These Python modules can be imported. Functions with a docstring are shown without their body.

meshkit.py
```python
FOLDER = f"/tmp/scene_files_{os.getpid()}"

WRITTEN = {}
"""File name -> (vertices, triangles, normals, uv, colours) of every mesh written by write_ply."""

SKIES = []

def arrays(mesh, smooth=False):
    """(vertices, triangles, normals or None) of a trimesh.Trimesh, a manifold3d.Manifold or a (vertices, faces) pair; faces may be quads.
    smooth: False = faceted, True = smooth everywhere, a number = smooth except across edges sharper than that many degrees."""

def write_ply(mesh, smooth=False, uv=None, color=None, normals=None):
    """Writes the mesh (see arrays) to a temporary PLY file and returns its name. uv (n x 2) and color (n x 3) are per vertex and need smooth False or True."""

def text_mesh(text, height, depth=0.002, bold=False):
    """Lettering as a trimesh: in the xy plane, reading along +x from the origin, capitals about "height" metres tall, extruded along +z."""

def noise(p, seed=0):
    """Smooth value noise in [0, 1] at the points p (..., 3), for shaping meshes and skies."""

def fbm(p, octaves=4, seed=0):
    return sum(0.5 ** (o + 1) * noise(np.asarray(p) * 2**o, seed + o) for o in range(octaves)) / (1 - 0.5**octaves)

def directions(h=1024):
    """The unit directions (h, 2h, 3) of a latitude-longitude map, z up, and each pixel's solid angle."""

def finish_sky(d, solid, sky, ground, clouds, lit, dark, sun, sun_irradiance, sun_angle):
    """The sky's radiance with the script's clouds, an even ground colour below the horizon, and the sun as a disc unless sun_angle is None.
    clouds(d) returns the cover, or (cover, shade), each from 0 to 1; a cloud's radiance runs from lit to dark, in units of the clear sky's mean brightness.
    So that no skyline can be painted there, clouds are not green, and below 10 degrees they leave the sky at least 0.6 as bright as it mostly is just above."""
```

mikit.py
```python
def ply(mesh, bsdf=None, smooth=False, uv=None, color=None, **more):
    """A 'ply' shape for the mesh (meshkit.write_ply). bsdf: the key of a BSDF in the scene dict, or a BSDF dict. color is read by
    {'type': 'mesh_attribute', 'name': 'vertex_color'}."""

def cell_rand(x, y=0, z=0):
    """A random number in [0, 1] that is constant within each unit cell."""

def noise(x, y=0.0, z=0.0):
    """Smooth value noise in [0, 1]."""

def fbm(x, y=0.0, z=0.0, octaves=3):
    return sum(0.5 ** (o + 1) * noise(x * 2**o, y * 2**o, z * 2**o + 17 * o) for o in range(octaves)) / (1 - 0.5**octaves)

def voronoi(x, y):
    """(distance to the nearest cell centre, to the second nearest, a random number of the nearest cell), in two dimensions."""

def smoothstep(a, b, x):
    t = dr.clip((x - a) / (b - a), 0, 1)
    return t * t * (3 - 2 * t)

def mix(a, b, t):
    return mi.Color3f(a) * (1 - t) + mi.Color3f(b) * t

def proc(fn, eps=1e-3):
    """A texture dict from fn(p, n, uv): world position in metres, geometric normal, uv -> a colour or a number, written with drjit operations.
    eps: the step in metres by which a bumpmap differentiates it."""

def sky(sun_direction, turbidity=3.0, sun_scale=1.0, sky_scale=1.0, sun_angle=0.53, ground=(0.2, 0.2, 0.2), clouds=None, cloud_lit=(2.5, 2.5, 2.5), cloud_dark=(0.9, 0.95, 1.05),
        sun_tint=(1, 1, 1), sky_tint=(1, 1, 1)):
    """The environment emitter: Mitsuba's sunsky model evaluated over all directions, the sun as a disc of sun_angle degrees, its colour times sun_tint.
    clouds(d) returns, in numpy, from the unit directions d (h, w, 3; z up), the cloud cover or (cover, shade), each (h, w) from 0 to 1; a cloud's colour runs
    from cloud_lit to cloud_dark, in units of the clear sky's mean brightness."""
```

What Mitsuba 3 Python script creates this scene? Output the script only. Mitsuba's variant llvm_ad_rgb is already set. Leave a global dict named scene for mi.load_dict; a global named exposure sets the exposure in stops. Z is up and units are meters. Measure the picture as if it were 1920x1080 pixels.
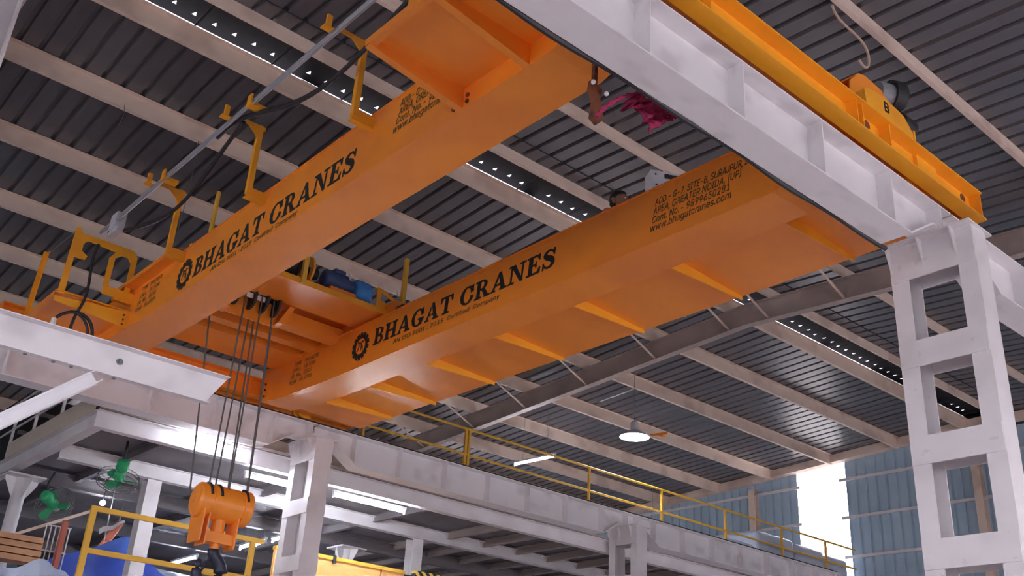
import math, random, numpy as np, trimesh, manifold3d, shapely.geometry as sg, shapely.ops as so, shapely.affinity as sa
import drjit as dr, mitsuba as mi, mikit, meshkit
random.seed(7); rng = np.random.default_rng(7)
T = mi.ScalarTransform4f
scene, labels = {}, {}
EYE = 1.6                                   # the photographer's eye height; the builders below measure heights from the eye

# ------------------------------------------------------------------ camera, sky, lights, exposure
yaw, pitch, roll, FPX = math.radians(50.0868), math.radians(25.43), math.radians(-3.602), 1901.0
fwd = np.array([math.cos(pitch)*math.cos(yaw), math.cos(pitch)*math.sin(yaw), math.sin(pitch)])
rt0 = np.array([math.sin(yaw), -math.cos(yaw), 0.0]); dn0 = np.cross(fwd, rt0)
up = -(-math.sin(roll)*rt0 + math.cos(roll)*dn0)
scene['camera'] = {'type': 'perspective', 'fov': 2*math.degrees(math.atan(960/FPX)), 'fov_axis': 'x', 'near_clip': 0.05, 'far_clip': 500.0,
    'to_world': T().look_at(origin=[0, 0, EYE], target=[float(fwd[0]), float(fwd[1]), EYE+float(fwd[2])], up=[float(x) for x in up])}
scene['sky'] = mikit.sky((-0.5, -0.6, 0.62), turbidity=4, sun_scale=0.0, sky_scale=1.0, ground=(.46, .44, .42), clouds=lambda d: (0*d[..., 2]+1.0, 0.15+0*d[..., 2]),
    cloud_lit=(1.02, .985, 1.07), cloud_dark=(.84, .80, .9))
exposure = 5.72
TUBE, BAY = 1.7, 2.6                      # radiance of the fluorescent tubes and of the round high-bay lamps

# ------------------------------------------------------------------ materials
P = mikit.proc; fbm = mikit.fbm; mix = mikit.mix; sst = mikit.smoothstep
def mat(name, base, rough=.5, metal=0.0, spec=.5, coat=0.0, bump=None, bscale=None):
    b = {'type': 'principled', 'base_color': base if isinstance(base, dict) else {'type': 'rgb', 'value': list(base)}, 'roughness': rough, 'metallic': metal, 'specular': spec, 'clearcoat': coat}
    if bump: b = {'type': 'bumpmap', 'arbitrary': bump, 'scale': bscale, 'bsdf': b}
    scene[name] = {'type': 'twosided', 'bsdf': b}
def wear(a, b, f, lo=.45, hi=.75, o=3):
    a, b = list(a), list(b)
    return P(lambda p, n, uv: mix(a, b, sst(lo, hi, fbm(p.x*f, p.y*f, p.z*f, octaves=o))))
mat('orange_paint', wear((.86, .275, .026), (.78, .235, .03), 1.3), .36, spec=.5)
mat('yellow_paint', wear((.86, .37, .02), (.76, .30, .02), 1.7), .42)
mat('rail_yellow', (.72, .42, .05), .5)
mat('white_paint', P(lambda p, n, uv: mix(mix([.68, .655, .665], [.58, .545, .555], sst(.4, .8, fbm(p.x*2, p.y*2, p.z*2))), [.33, .30, .29], sst(.74, .82, fbm(p.x*13+3, p.y*13, p.z*13+1))*.2)), .5)
mat('runway_white', P(lambda p, n, uv: mix([.72, .70, .715], [.58, .55, .565], sst(.5, .85, fbm(p.x*3, p.y*7, p.z*3)))), .48)
mat('purlin_tan', wear((.70, .56, .47), (.56, .43, .36), 2.0), .6)
mat('rafter_brown', wear((.40, .33, .30), (.33, .27, .25), 2.0), .6)
mat('roof_sheet', P(lambda p, n, uv: mix([.15, .143, .155], [.10, .096, .105], fbm(p.x*1.1, p.y*.5, p.z))), .30, metal=.25, spec=1.0)
mat('wall_sheet', P(lambda p, n, uv: mix([.40, .52, .62], [.31, .43, .53], fbm(p.x, p.y*2, p.z*.6))), .5)
mat('concrete', wear((.56, .485, .48), (.45, .39, .385), 1.0), .6)
mat('black', (.018, .018, .02), .6)
mat('black_letter', (.012, .011, .011), .7)
mat('cable_black', (.02, .02, .025), .5)
mat('steel_rope', (.12, .115, .115), .55, metal=.4)
mat('steel_pipe', (.42, .43, .47), .4, metal=.5)
mat('dark_hood', (.02, .02, .024), .7)
mat('motor_blue', (.05, .25, .62), .45)
mat('motor_dark_blue', (.04, .07, .18), .5)
mat('motor_grey', (.22, .23, .25), .5)
mat('green_paint', (.03, .36, .14), .4)
mat('wire_grey', (.20, .215, .22), .4, metal=.5)
mat('panel_grey', (.52, .54, .58), .4)
mat('pink_cloth', wear((.34, .02, .085), (.18, .01, .05), 14.0), .85)
mat('rust', wear((.16, .05, .02), (.07, .025, .015), 14.0), .8)
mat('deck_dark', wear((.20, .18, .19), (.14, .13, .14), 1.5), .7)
mat('cream', (.60, .53, .43), .6)
mat('timber', wear((.55, .30, .16), (.42, .22, .12), 4.0), .6)
mat('blue_tarp', wear((.05, .11, .55), (.10, .22, .70), 1.5), .4)
mat('pale_tank', wear((.40, .48, .62), (.30, .38, .55), 1.2), .35)
mat('wrap', wear((.46, .52, .64), (.38, .44, .56), 2.5), .3)
mat('machine_yellow', wear((.86, .46, .15), (.80, .42, .13), 2.0), .5)
mat('orange_pipe', (.45, .12, .07), .5)
mat('skin', (.28, .15, .095), .6)
mat('shirt', (.55, .16, .17), .8)
mat('trousers', (.05, .06, .09), .8)
mat('hair', (.012, .01, .009), .6)
mat('red_sign', (.55, .03, .05), .5)
mat('white_plain', (.75, .75, .77), .5)
mat('old_rope', (.5, .36, .28), .9)
mat('hazard', P(lambda p, n, uv: mix([.80, .55, .08], [.02, .02, .02], sst(.48, .52, dr.abs((p.x+p.z)*6 - dr.floor((p.x+p.z)*6) - .5)*2))), .5)
mat('hook_steel', (.03, .035, .06), .45, metal=.3)

# ------------------------------------------------------------------ mesh helpers
cat_ = trimesh.util.concatenate
def box(x0, x1, y0, y1, z0, z1):
    m = trimesh.creation.box(extents=(abs(x1-x0), abs(y1-y0), abs(z1-z0))); m.apply_translation(((x0+x1)/2, (y0+y1)/2, (z0+z1)/2)); return m
def unit(v): v = np.asarray(v, float); return v/np.linalg.norm(v)
def sweep(poly, o, u, v, d):
    """A polygon in the (u, v) plane at o, extruded along the vector d."""
    if isinstance(poly, (list, tuple)): poly = sg.Polygon(poly)
    d = np.asarray(d, float); L = np.linalg.norm(d)
    ms = [trimesh.creation.extrude_polygon(g, L, engine='earcut') for g in getattr(poly, 'geoms', [poly])]
    m = cat_(ms); M = np.eye(4); M[:3, 0], M[:3, 1], M[:3, 2], M[:3, 3] = u, v, d/L, o
    vv = m.vertices @ M[:3, :3].T + M[:3, 3]; f = m.faces
    if np.linalg.det(M[:3, :3]) < 0: f = f[:, ::-1]
    return trimesh.Trimesh(vv, f, process=False)
EX, EY, EZ = np.eye(3)
def xz(poly, y0, y1): return sweep(poly, (0, y0, 0), EX, EZ, (0, y1-y0, 0))      # outline in x, z
def yz(poly, x0, x1): return sweep(poly, (x0, 0, 0), EY, EZ, (x1-x0, 0, 0))      # outline in y, z
def xy(poly, z0, z1): return sweep(poly, (0, 0, z0), EX, EY, (0, 0, z1-z0))
def bar(a, b, w, h, upv=EZ):
    """A rectangular bar from a to b, w wide, h along upv."""
    a, b = np.asarray(a, float), np.asarray(b, float); d = unit(b-a)
    s = np.cross(d, upv); s = unit(s) if np.linalg.norm(s) > 1e-6 else EX; t = np.cross(s, d)
    return sweep([(-w/2, -h/2), (w/2, -h/2), (w/2, h/2), (-w/2, h/2)], a, s, t, b-a)
def angle(a, b, leg, th=.006, upv=EZ):
    a, b = np.asarray(a, float), np.asarray(b, float); d = unit(b-a); s = np.cross(d, upv); s = unit(s) if np.linalg.norm(s) > 1e-6 else EX; t = np.cross(s, d)
    return sweep([(0, 0), (leg, 0), (leg, th), (th, th), (th, leg), (0, leg)], a, s, t, b-a)
def tube(pts, r, n=8):
    p = np.asarray(pts, float); rr = np.broadcast_to(np.asarray(r, float), (len(p),))
    t = np.gradient(p, axis=0); t /= np.linalg.norm(t, axis=1, keepdims=True)
    ref = EZ if abs(t[:, 2]).mean() < .8 else EX
    a = np.cross(t, ref); a /= np.linalg.norm(a, axis=1, keepdims=True)+1e-12; b = np.cross(t, a); th = np.arange(n)*2*np.pi/n
    v = p[:, None]+rr[:, None, None]*(np.cos(th)[None, :, None]*a[:, None]+np.sin(th)[None, :, None]*b[:, None]); k = len(p)
    f = []
    for i in range(k-1):
        for j in range(n):
            q = [i*n+j, i*n+(j+1) % n, (i+1)*n+(j+1) % n, (i+1)*n+j]; f += [[q[0], q[1], q[2]], [q[0], q[2], q[3]]]
    v = np.vstack([v.reshape(-1, 3), p[0], p[-1]])
    for j in range(n): f += [[k*n, (j+1) % n, j], [k*n+1, (k-1)*n+j, (k-1)*n+(j+1) % n]]
    m = trimesh.Trimesh(v, f, process=False); m.fix_normals() if n < 4 else None
    return m
def cyl(a, b, r, n=20): return tube([a, b], r, n)
def spline(pts, n=24):
    from scipy.interpolate import CubicSpline
    p = np.asarray(pts, float); t = np.r_[0, np.cumsum(np.linalg.norm(np.diff(p, axis=0), axis=1))]
    return CubicSpline(t, p)(np.linspace(0, t[-1], n))
def lathe(prof, o, ax, n=24):
    """Profile of (radius, along) revolved about the axis ax at o."""
    ax = unit(ax); s = unit(np.cross(ax, EZ if abs(ax[2]) < .9 else EX)); t = np.cross(ax, s); th = np.arange(n)*2*np.pi/n
    pr = np.asarray(prof, float); v = np.asarray(o, float)+pr[:, None, 1:2]*ax+pr[:, None, 0:1]*(np.cos(th)[None, :, None]*s+np.sin(th)[None, :, None]*t)
    f = []
    for i in range(len(pr)-1):
        for j in range(n):
            q = [i*n+j, i*n+(j+1) % n, (i+1)*n+(j+1) % n, (i+1)*n+j]; f += [[q[0], q[1], q[2]], [q[0], q[2], q[3]]]
    return trimesh.Trimesh(v.reshape(-1, 3), f, process=False)
def ibeam_x(x0, x1, y, z0, z1, w, tf=.016, tw=.01):
    return xz_cross([(x0, x1)], y, z0, z1, w, tf, tw)
def xz_cross(spans, y, z0, z1, w, tf, tw):
    poly = so.unary_union([sg.box(-w/2, z0, w/2, z0+tf), sg.box(-w/2, z1-tf, w/2, z1), sg.box(-tw/2, z0, tw/2, z1)])
    return cat_([sweep(poly, (a, y, 0), EY, EZ, (b-a, 0, 0)) for a, b in spans])
def ibeam(a, b, h, w, tf=.012, tw=.008, upv=EZ):
    """I section from a to b, (a, b) the middle of its bottom."""
    a, b = np.asarray(a, float), np.asarray(b, float); d = unit(b-a); s = unit(np.cross(d, upv)); t = np.cross(s, d)
    poly = so.unary_union([sg.box(-w/2, 0, w/2, tf), sg.box(-w/2, h-tf, w/2, h), sg.box(-tw/2, 0, tw/2, h)])
    return sweep(poly, a, s, t, b-a)

# ------------------------------------------------------------------ naming
taken = {}
def numbered(k):
    n = taken.get(k, 0); taken[k] = n+1
    return k if n == 0 else f'{k}_{n:03d}'
def obj(name, mesh, m, parent=None, smooth=False, label=None):
    key = numbered((parent+'__' if parent else '')+name)
    if isinstance(mesh, (list, tuple)) : mesh = cat_(mesh)
    mesh = trimesh.Trimesh(np.asarray(mesh.vertices)+[0, 0, EYE], mesh.faces, process=False)
    scene[key] = mikit.ply(mesh, m, smooth=smooth)
    if label: labels[key] = {'label': label}
    return key
def thing(name, label, cat, group=None):
    key = numbered(name); labels[key] = {'label': label, 'category': cat}
    if group: labels[key]['group'] = group
    return key
def solo(name, mesh, m, label, cat, group=None, smooth=False, kind=None):
    key = obj(name, mesh, m, None, smooth); labels[key] = {'label': label, 'category': cat}
    if group: labels[key]['group'] = group
    if kind: labels[key]['kind'] = kind
    return key
def struct(key): labels[key] = {'kind': 'structure'}; return key

# ================================================================== THE SETTING
Z0, SL, YR = 9.07, .055, 10.53              # roof height over the eye at y = 0 of the far slope, its slope, the ridge
ZR = Z0-SL*YR
def roof(y): return ZR-SL*abs(y-YR)
XW, XN, YB, YN = 24.2, -5.0, 30.0, -7.0     # end wall, wall behind, far side wall, open near side
struct('floor'); obj('floor', box(XN, XW+.2, YN-6, YB, -1.6-.15, -1.6), 'concrete')
# corrugated roof sheets, one entry each
PITCH = .286
def corrugated(o, u, up_, length_vec, n, pitch, h=.06, w0=.078, w1=.042, th=.0012, lap=.0):
    pts = []
    for i in range(n):
        x = i*pitch; pts += [(x, 0), (x+pitch-w0, 0), (x+pitch-(w0+w1)/2, h), (x+pitch-(w0-w1)/2, h)]
    pts.append((n*pitch+lap, -.0015 if lap else 0))
    pts = np.array(pts); v = []; o, u, up_, d = map(lambda q: np.asarray(q, float), (o, u, up_, length_vec))
    a = o+pts[:, :1]*u+pts[:, 1:]*up_; b = a+d; k = len(pts)
    f = []
    for i in range(k-1): f += [[i, i+1, k+i+1], [i, k+i+1, k+i]]
    top = np.vstack([a, b]); low = top-up_*th
    F = np.array(f); return trimesh.Trimesh(np.vstack([top, low]), np.vstack([F, F[:, ::-1]+2*k]), process=False)
struct('ceiling')
nsheet = 4
GAP0, GAP1 = YR-.46, YR+.375                 # the open slot along the ridge
xs = np.arange(XN, XW, PITCH*nsheet)
for x in xs:
    n = nsheet if x+PITCH*nsheet <= XW+.1 else max(1, int(round((XW-x)/PITCH)))
    for (ya, yb) in ((GAP1, YB), (GAP0, YN)):
        lift = 0
        obj('roof_sheet', corrugated((x, ya, roof(ya)+lift), EX, EZ, (0, yb-ya, roof(yb)-roof(ya)), n, PITCH, lap=.035 if x+PITCH*nsheet < XW else 0), 'roof_sheet', 'ceiling')
# end wall with the tall daylight opening
struct('wall_back')
OP0, OP1 = 14.5, 15.98
def wall_sheets(y0, y1):
    y = y0
    while y < y1-.05:
        n = min(4, max(1, int(round((y1-y)/PITCH)))); zt = roof(y+.5)-.02
        w = min(n*PITCH, y1-y)
        obj('cladding_sheet', corrugated((XW, y, -1.6), EY, EX, (0, 0, zt+1.6), n, w/n, h=.035), 'wall_sheet', 'wall_back'); y += n*PITCH
wall_sheets(YN, OP0); wall_sheets(OP1, YB)
for i, z in enumerate((8-.47-.0, 6.51, 5.48, 4.4, 3.3, 2.2, 1.1, 0)):
    zz = min(z, 7.53)
    for a, b in ((YN, OP0+.12), (OP1-.12, YB)):
        obj('girt', sweep([(0, 0), (.05, 0), (.05, .01), (.01, .01), (.01, .07), (0, .07)], (XW-.075, a, zz), EX, EZ, (0, b-a, 0)), 'white_paint', 'wall_back')
for y in (10.85, 17.4, 24.0): obj('post', ibeam((XW-.2, y, -1.6), (XW-.2, y, roof(y)-.4), .2, .2, upv=EX), 'purlin_tan', 'wall_back')
rb = sg.Polygon([(YN, roof(YN)-.22), (YR, ZR-.22), (YB, roof(YB)-.22), (YB, roof(YB)-.02), (YR, ZR-.02), (YN, roof(YN)-.02)])
obj('eaves_beam', yz(rb, XW-.254, XW-.02), 'purlin_tan', 'wall_back')
struct('wall_left'); y = XN
while y < XW:
    for za, zb in (((-1.6, 4.4), (7.0, roof(YB))) if y > 8.5 else ((-1.6, roof(YB)),)):      # windows over the mezzanine floor
        obj('cladding_sheet', corrugated((y, YB, za), EX, EY, (0, 0, zb-za), 4, PITCH, h=.035), 'wall_sheet', 'wall_left')
    y += 4*PITCH
struct('wall_right'); y = XN      # a long open window band along the near side
while y < XW:
    if not 5 < y < 17: obj('cladding_sheet', corrugated((y, YN, -1.6), EX, -EY, (0, 0, 2.2), 4, PITCH, h=.035), 'wall_sheet', 'wall_right')
    obj('cladding_sheet', corrugated((y, YN, 3.4), EX, -EY, (0, 0, roof(YN)-3.4), 4, PITCH, h=.035), 'wall_sheet', 'wall_right'); y += 4*PITCH
struct('wall_front'); y = YN
while y < YB:
    zl = 4.4 if y < 13 else -1.6        # a window band on this side too
    if y < 13: obj('cladding_sheet', corrugated((XN, y, -1.6), EY, -EX, (0, 0, 3.6), 4, PITCH, h=.035), 'wall_sheet', 'wall_front')
    obj('cladding_sheet', corrugated((XN, y, zl), EY, -EX, (0, 0, roof(y+.5)-zl), 4, PITCH, h=.035), 'wall_sheet', 'wall_front'); y += 4*PITCH

# ================================================================== ROOF STEEL
ORD = ['first', 'second', 'third', 'fourth', 'fifth', 'sixth', 'seventh', 'eighth', 'ninth', 'tenth']
def purlin(y, label):
    s = 1 if y > YR else -1
    zt = roof(y)-.004; h, fl, t = (.262, .075, .006) if s > 0 else (.175, .06, .006)
    poly = so.unary_union([sg.box(0, -h, t, 0), sg.box(-fl if s > 0 else 0, -t, t if s > 0 else fl, 0), sg.box(0 if s < 0 else 0, -h, fl, -h+t), sg.box(fl-t, -h, fl, -h+.02)])
    k = solo('roof_purlin', sweep(poly, (XN+.05, y, zt), EY, EZ, (XW-XN-.2, 0, 0)), 'purlin_tan', label, 'purlin', 'roof purlins')
fy = [10.90, 12.76, 14.72, 16.67, 18.52, 20.5, 22.5, 24.5, 26.5, 28.5]
for i, y in enumerate(fy): purlin(y, f'tan steel roof purlin, {ORD[i]} below the black ridge slot on the far slope')
ny = [10.0, 8.43, 6.5, 4.52, 2.5, .5, -1.5, -3.5, -5.5]
for i, y in enumerate(ny): purlin(y, f'tan steel roof purlin, {ORD[i]} from the black ridge slot on the near slope')
def rafter(x, label, braces=True):
    t = thing('roof_rafter', label, 'rafter', 'roof rafters')
    for k, (ya, yb) in enumerate(((YB, YR), (YN, YR))):
        za, zb = roof(ya)-.27, roof(yb)-.27; D = .42; s = 1
        def quad(y0, z0, y1, z1, lo, hi): return [(y0, z0-hi), (y1, z1-hi), (y1, z1-lo), (y0, z0-lo)]
        m = [yz(quad(ya, za, yb, zb, 0, .014), x-.08, x+.08), yz(quad(ya, za, yb, zb, D-.014, D), x-.08, x+.08), yz(quad(ya, za, yb, zb, .01, D-.01), x-.005, x+.005)]
        obj('rafter_half', m, 'rafter_brown', t)
    if braces:
        for y in fy[:6]+ny[:4]:
            zr = roof(y)-.27
            obj('fly_brace', angle((x-.95, y+.03, zr-.0), (x-.02, y+.03, zr-.38), .05), 'purlin_tan', t)
    return t
rafter(14.6, 'brown steel roof rafter crossing behind the front girder and the lattice column')
rafter(1.45, 'steel roof rafter at the far left edge above the bracket column')
# ridge ventilator: a black hood over the slot, with a slit and small gaps that let daylight through
hz = ZR+.13
teeth = [sg.Polygon([(x-.032, YR+.30), (x+.032, YR+.30), (x+.004, YR+.225), (x-.004, YR+.225)]) for x in np.arange(XN+.1, XW, PITCH)]
teeth = [sa.translate(p, 0, random.uniform(-.02, .02)) if random.random() < .9 else p.buffer(-.02) for p in teeth]
hood = sg.box(XN, YR-.85, XW, YR+.475).difference(so.unary_union(teeth))
t = thing('ridge_ventilator', 'black ridge ventilator strip with small daylight gaps between two roof purlins', 'roof vent')
obj('hood', xy(hood, hz, hz+.004), 'dark_hood', t); obj('end_cap', box(XW-.02, XW+.06, YR-1.0, YR+.8, ZR-.32, hz+.01), 'dark_hood', t)
obj('side_strip', box(XN, XW, YR-.85, YR-.84, ZR-.06, hz), 'dark_hood', t)
for k, (a, b) in enumerate(((XN, 1.0), (5.1, 5.45), (9.3, 9.55), (17.9, 18.2), (19.9, XW))): obj('flashing', box(a, b, YR+.478, YR+.484, ZR-.03, hz), 'dark_hood', t)
for i in range(26):
    x = XN+.6+i*1.12; obj('support_strap', bar((x, GAP0-.02, ZR-.02), (x, GAP1+.02, ZR-.015), .03, .01), 'dark_hood', t)

# ================================================================== RUNWAY BEAMS AND COLUMNS
ZB, ZT = 4.2, 4.716
YN_, YF_ = 3.637, 13.73
def runway_beam(y, x0, x1, dapA, dapB, stiff, label):
    t = thing('runway_beam', label, 'crane runway beam', 'runway beams')
    w, tf = .286, .016
    zc = 4.46
    pts = [(x0, zc if dapA else ZB)]
    lowline = []
    if dapA: lowline += [(x0, zc), (x0+.36, zc), (x0+.78, ZB)]
    else: lowline += [(x0, ZB)]
    if dapB: lowline += [(x1-.78, ZB), (x1-.36, zc), (x1, zc)]
    else: lowline += [(x1, ZB)]
    web = sg.Polygon(lowline+[(x1, ZT), (x0, ZT)])
    fl = sg.LineString(lowline).buffer(tf/2, cap_style=2, join_style=2)
    m = [xz(web, y-.006, y+.006), xz(sa.translate(fl, 0, tf/2), y-w/2, y+w/2), box(x0, x1, y-w/2, y+w/2, ZT-tf, ZT)]
    obj('beam_section', m, 'runway_white', t)
    for x in stiff:
        zl = np.interp(x, [q[0] for q in lowline], [q[1] for q in lowline])
        for s in (-1, 1):
            obj('stiffener', box(x-.006, x+.006, *(sorted((y+s*.006, y+s*w/2))), zl+tf, ZT-tf), 'runway_white', t)
    return t
na = [2.97, 3.96, 4.955, 5.95, 6.95, 7.78]; nb = [8.22, 8.6, 9.4, 10.35, 11.3, 12.25, 13.2, 14.2]
runway_beam(YN_, .2-7.0, 7.97, False, True, [-3, -2, -1, 0, 1, 1.98]+na, 'white crane runway beam in front, upper right, with plate stiffeners')
runway_beam(YN_, 8.0, 15.2, True, True, nb, 'white crane runway beam at the right edge, beyond the lattice column')
fs = [3.0, 3.98, 4.94, 5.9, 6.86]
runway_beam(YF_, .2, 7.6, True, True, [1.0, 2.0]+fs+[7.5], 'white far runway beam on the left, behind the short bracket beam')
runway_beam(YF_, 7.63, 14.83, True, True, [8.34, 9.24, 10.19, 11.15, 12.1, 13.05, 14.02, 14.7], 'white far runway beam in the middle, between the two lower columns')
runway_beam(YF_, 14.86, 22.2, True, True, [15.0, 15.52, 16.42, 17.38, 18.34, 19.3, 20.25, 21.2, 21.9], 'white far runway beam on the right, lit by the daylight opening')
solo('crane_rail', box(-6.8, 15.2, YN_-.03, YN_+.03, ZT, ZT+.06), 'black', 'dark square crane rail on top of the near runway beam', 'crane rail')
solo('crane_rail', box(.2, 22.2, YF_-.03, YF_+.03, ZT, ZT+.06), 'black', 'dark square crane rail on top of the far runway beam', 'crane rail')

def crane_column(x0, x1, yc, w, label, flip=False):
    t = thing('crane_column', label, 'column', 'crane columns')
    y0, y1 = yc-w/2, yc+w/2; ztop = 4.44
    tp = .012; cd = .16
    for s, ye in ((1, y0), (-1, y1)):          # two channels, their backs outward
        a, b = sorted((ye, ye+s*tp)); c, d = sorted((ye, ye+s*cd))
        m = [box(x0, x1, a, b, -1.6, ztop), box(x0, x0+tp, c, d, -1.6, ztop), box(x1-tp, x1, c, d, -1.6, ztop)]
        obj('channel', m, 'white_paint', t)
    for xx0, xx1 in ((x0-.011, x0), (x1, x1+.011)):
        obj('batten', box(xx0, xx1, y0+.004, y1-.004, 4.1, ztop), 'white_paint', t)
        z = 3.52
        while z > -1.3:
            obj('batten', box(xx0, xx1, y0+.004, y1-.004, z-.235, z), 'white_paint', t); z -= .84
    obj('cap_plate', box(x0-.09, x1+.09, y0-.02, y1+.02, ztop, ztop+.018), 'white_paint', t)
    for yy in (y1-.02, yc+.07, yc-.23):
        obj('gusset', sweep([(0, 0), (-.09, 0), (0, -.25)], (x0-.011, yy-.006, ztop), EX, EZ, (0, .012, 0)), 'white_paint', t)
    for xe in (x0+.02,): obj('base_plate', box(x0-.1, x1+.1, y0-.1, y1+.1, -1.6, -1.575), 'white_paint', t)
    return t
crane_column(7.78, 8.02, YN_, .775, 'white battened lattice column with rectangular openings at the right edge')
crane_column(7.5, 7.79, YF_, .73, 'white battened column under the far runway beam beside the hook block')
crane_column(14.71, 15.0, YF_, .73, 'white battened column under the far runway beam, lower centre right')

# cable along the near runway's inner flange edge
pts = [(x, YN_+.165+.008*math.sin(x*2.3), ZB+.012+.012*math.sin(x*5.1)) for x in np.arange(-2, 7.3, .15)]
solo('power_cable', tube(pts, .022, 6), 'cable_black', 'black power cable run along the inner flange edge of the near runway beam', 'cable')
# ================================================================== THE CRANE
C = thing('overhead_crane', 'orange double girder overhead crane with black lettering spanning the hall', 'overhead crane')
GT, GB = 5.25, 4.66
X1a, X1b, X2a, X2b = 3.862, 4.372, 6.53, 7.042

# lettering, drawn as outlines
def ring(cx, cy, rx, ry, tx, ty): return sa.scale(sg.Point(cx, cy).buffer(1, 24), rx, ry).difference(sa.scale(sg.Point(cx, cy).buffer(1, 24), rx-tx, ry-ty))
def bx(a, b, c, d): return sg.box(a, b, c, d)
U = so.unary_union
SF = .075
def L_stem(x, w=.2, s=.09): return [bx(x, 0, x+w, 1), bx(x-s, 0, x+w+s, SF), bx(x-s, 1-SF, x+w+s, 1)]
def L_B():
    up_ = ring(.36, .745, .30, .255, .16, .075).intersection(bx(.3, 0, 1, 1)); lo = ring(.38, .265, .34, .265, .18, .075).intersection(bx(.3, 0, 1, 1))
    return U(L_stem(.1, .2, .1)+[up_, lo, bx(.2, .93, .37, 1), bx(.2, .47, .4, .54), bx(.2, 0, .4, .075)]), .74
def L_H(): return U(L_stem(.1)+L_stem(.62)+[bx(.2, .46, .7, .55)]), .92
def L_A(): return U([sg.Polygon([(.06, .03), (.16, .03), (.46, .9), (.4, 1)]), sg.Polygon([(.38, 1), (.52, 1), (.84, .03), (.6, .03)]), bx(.2, .28, .66, .36), bx(0, 0, .26, SF), bx(.52, 0, .92, SF)]), .92
def L_C(): return U([ring(.43, .5, .43, .51, .2, .075).difference(sg.Polygon([(.5, .5), (1.2, .86), (1.2, .2)])), bx(.72, .62, .79, 1.0), sg.Polygon([(.6, .93), (.79, .98), (.79, .62), (.74, .62)])]), .86
def L_G(): return U([L_C()[0], bx(.56, .05, .76, .42), bx(.46, .36, .86, .43)]), .9
def L_T(): return U([bx(.3, 0, .5, 1), bx(.18, 0, .62, SF), bx(0, .92, .8, 1), sg.Polygon([(0, 1), (0, .68), (.05, .68), (.14, .93)]), sg.Polygon([(.8, 1), (.8, .68), (.75, .68), (.66, .93)])]), .82
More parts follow.
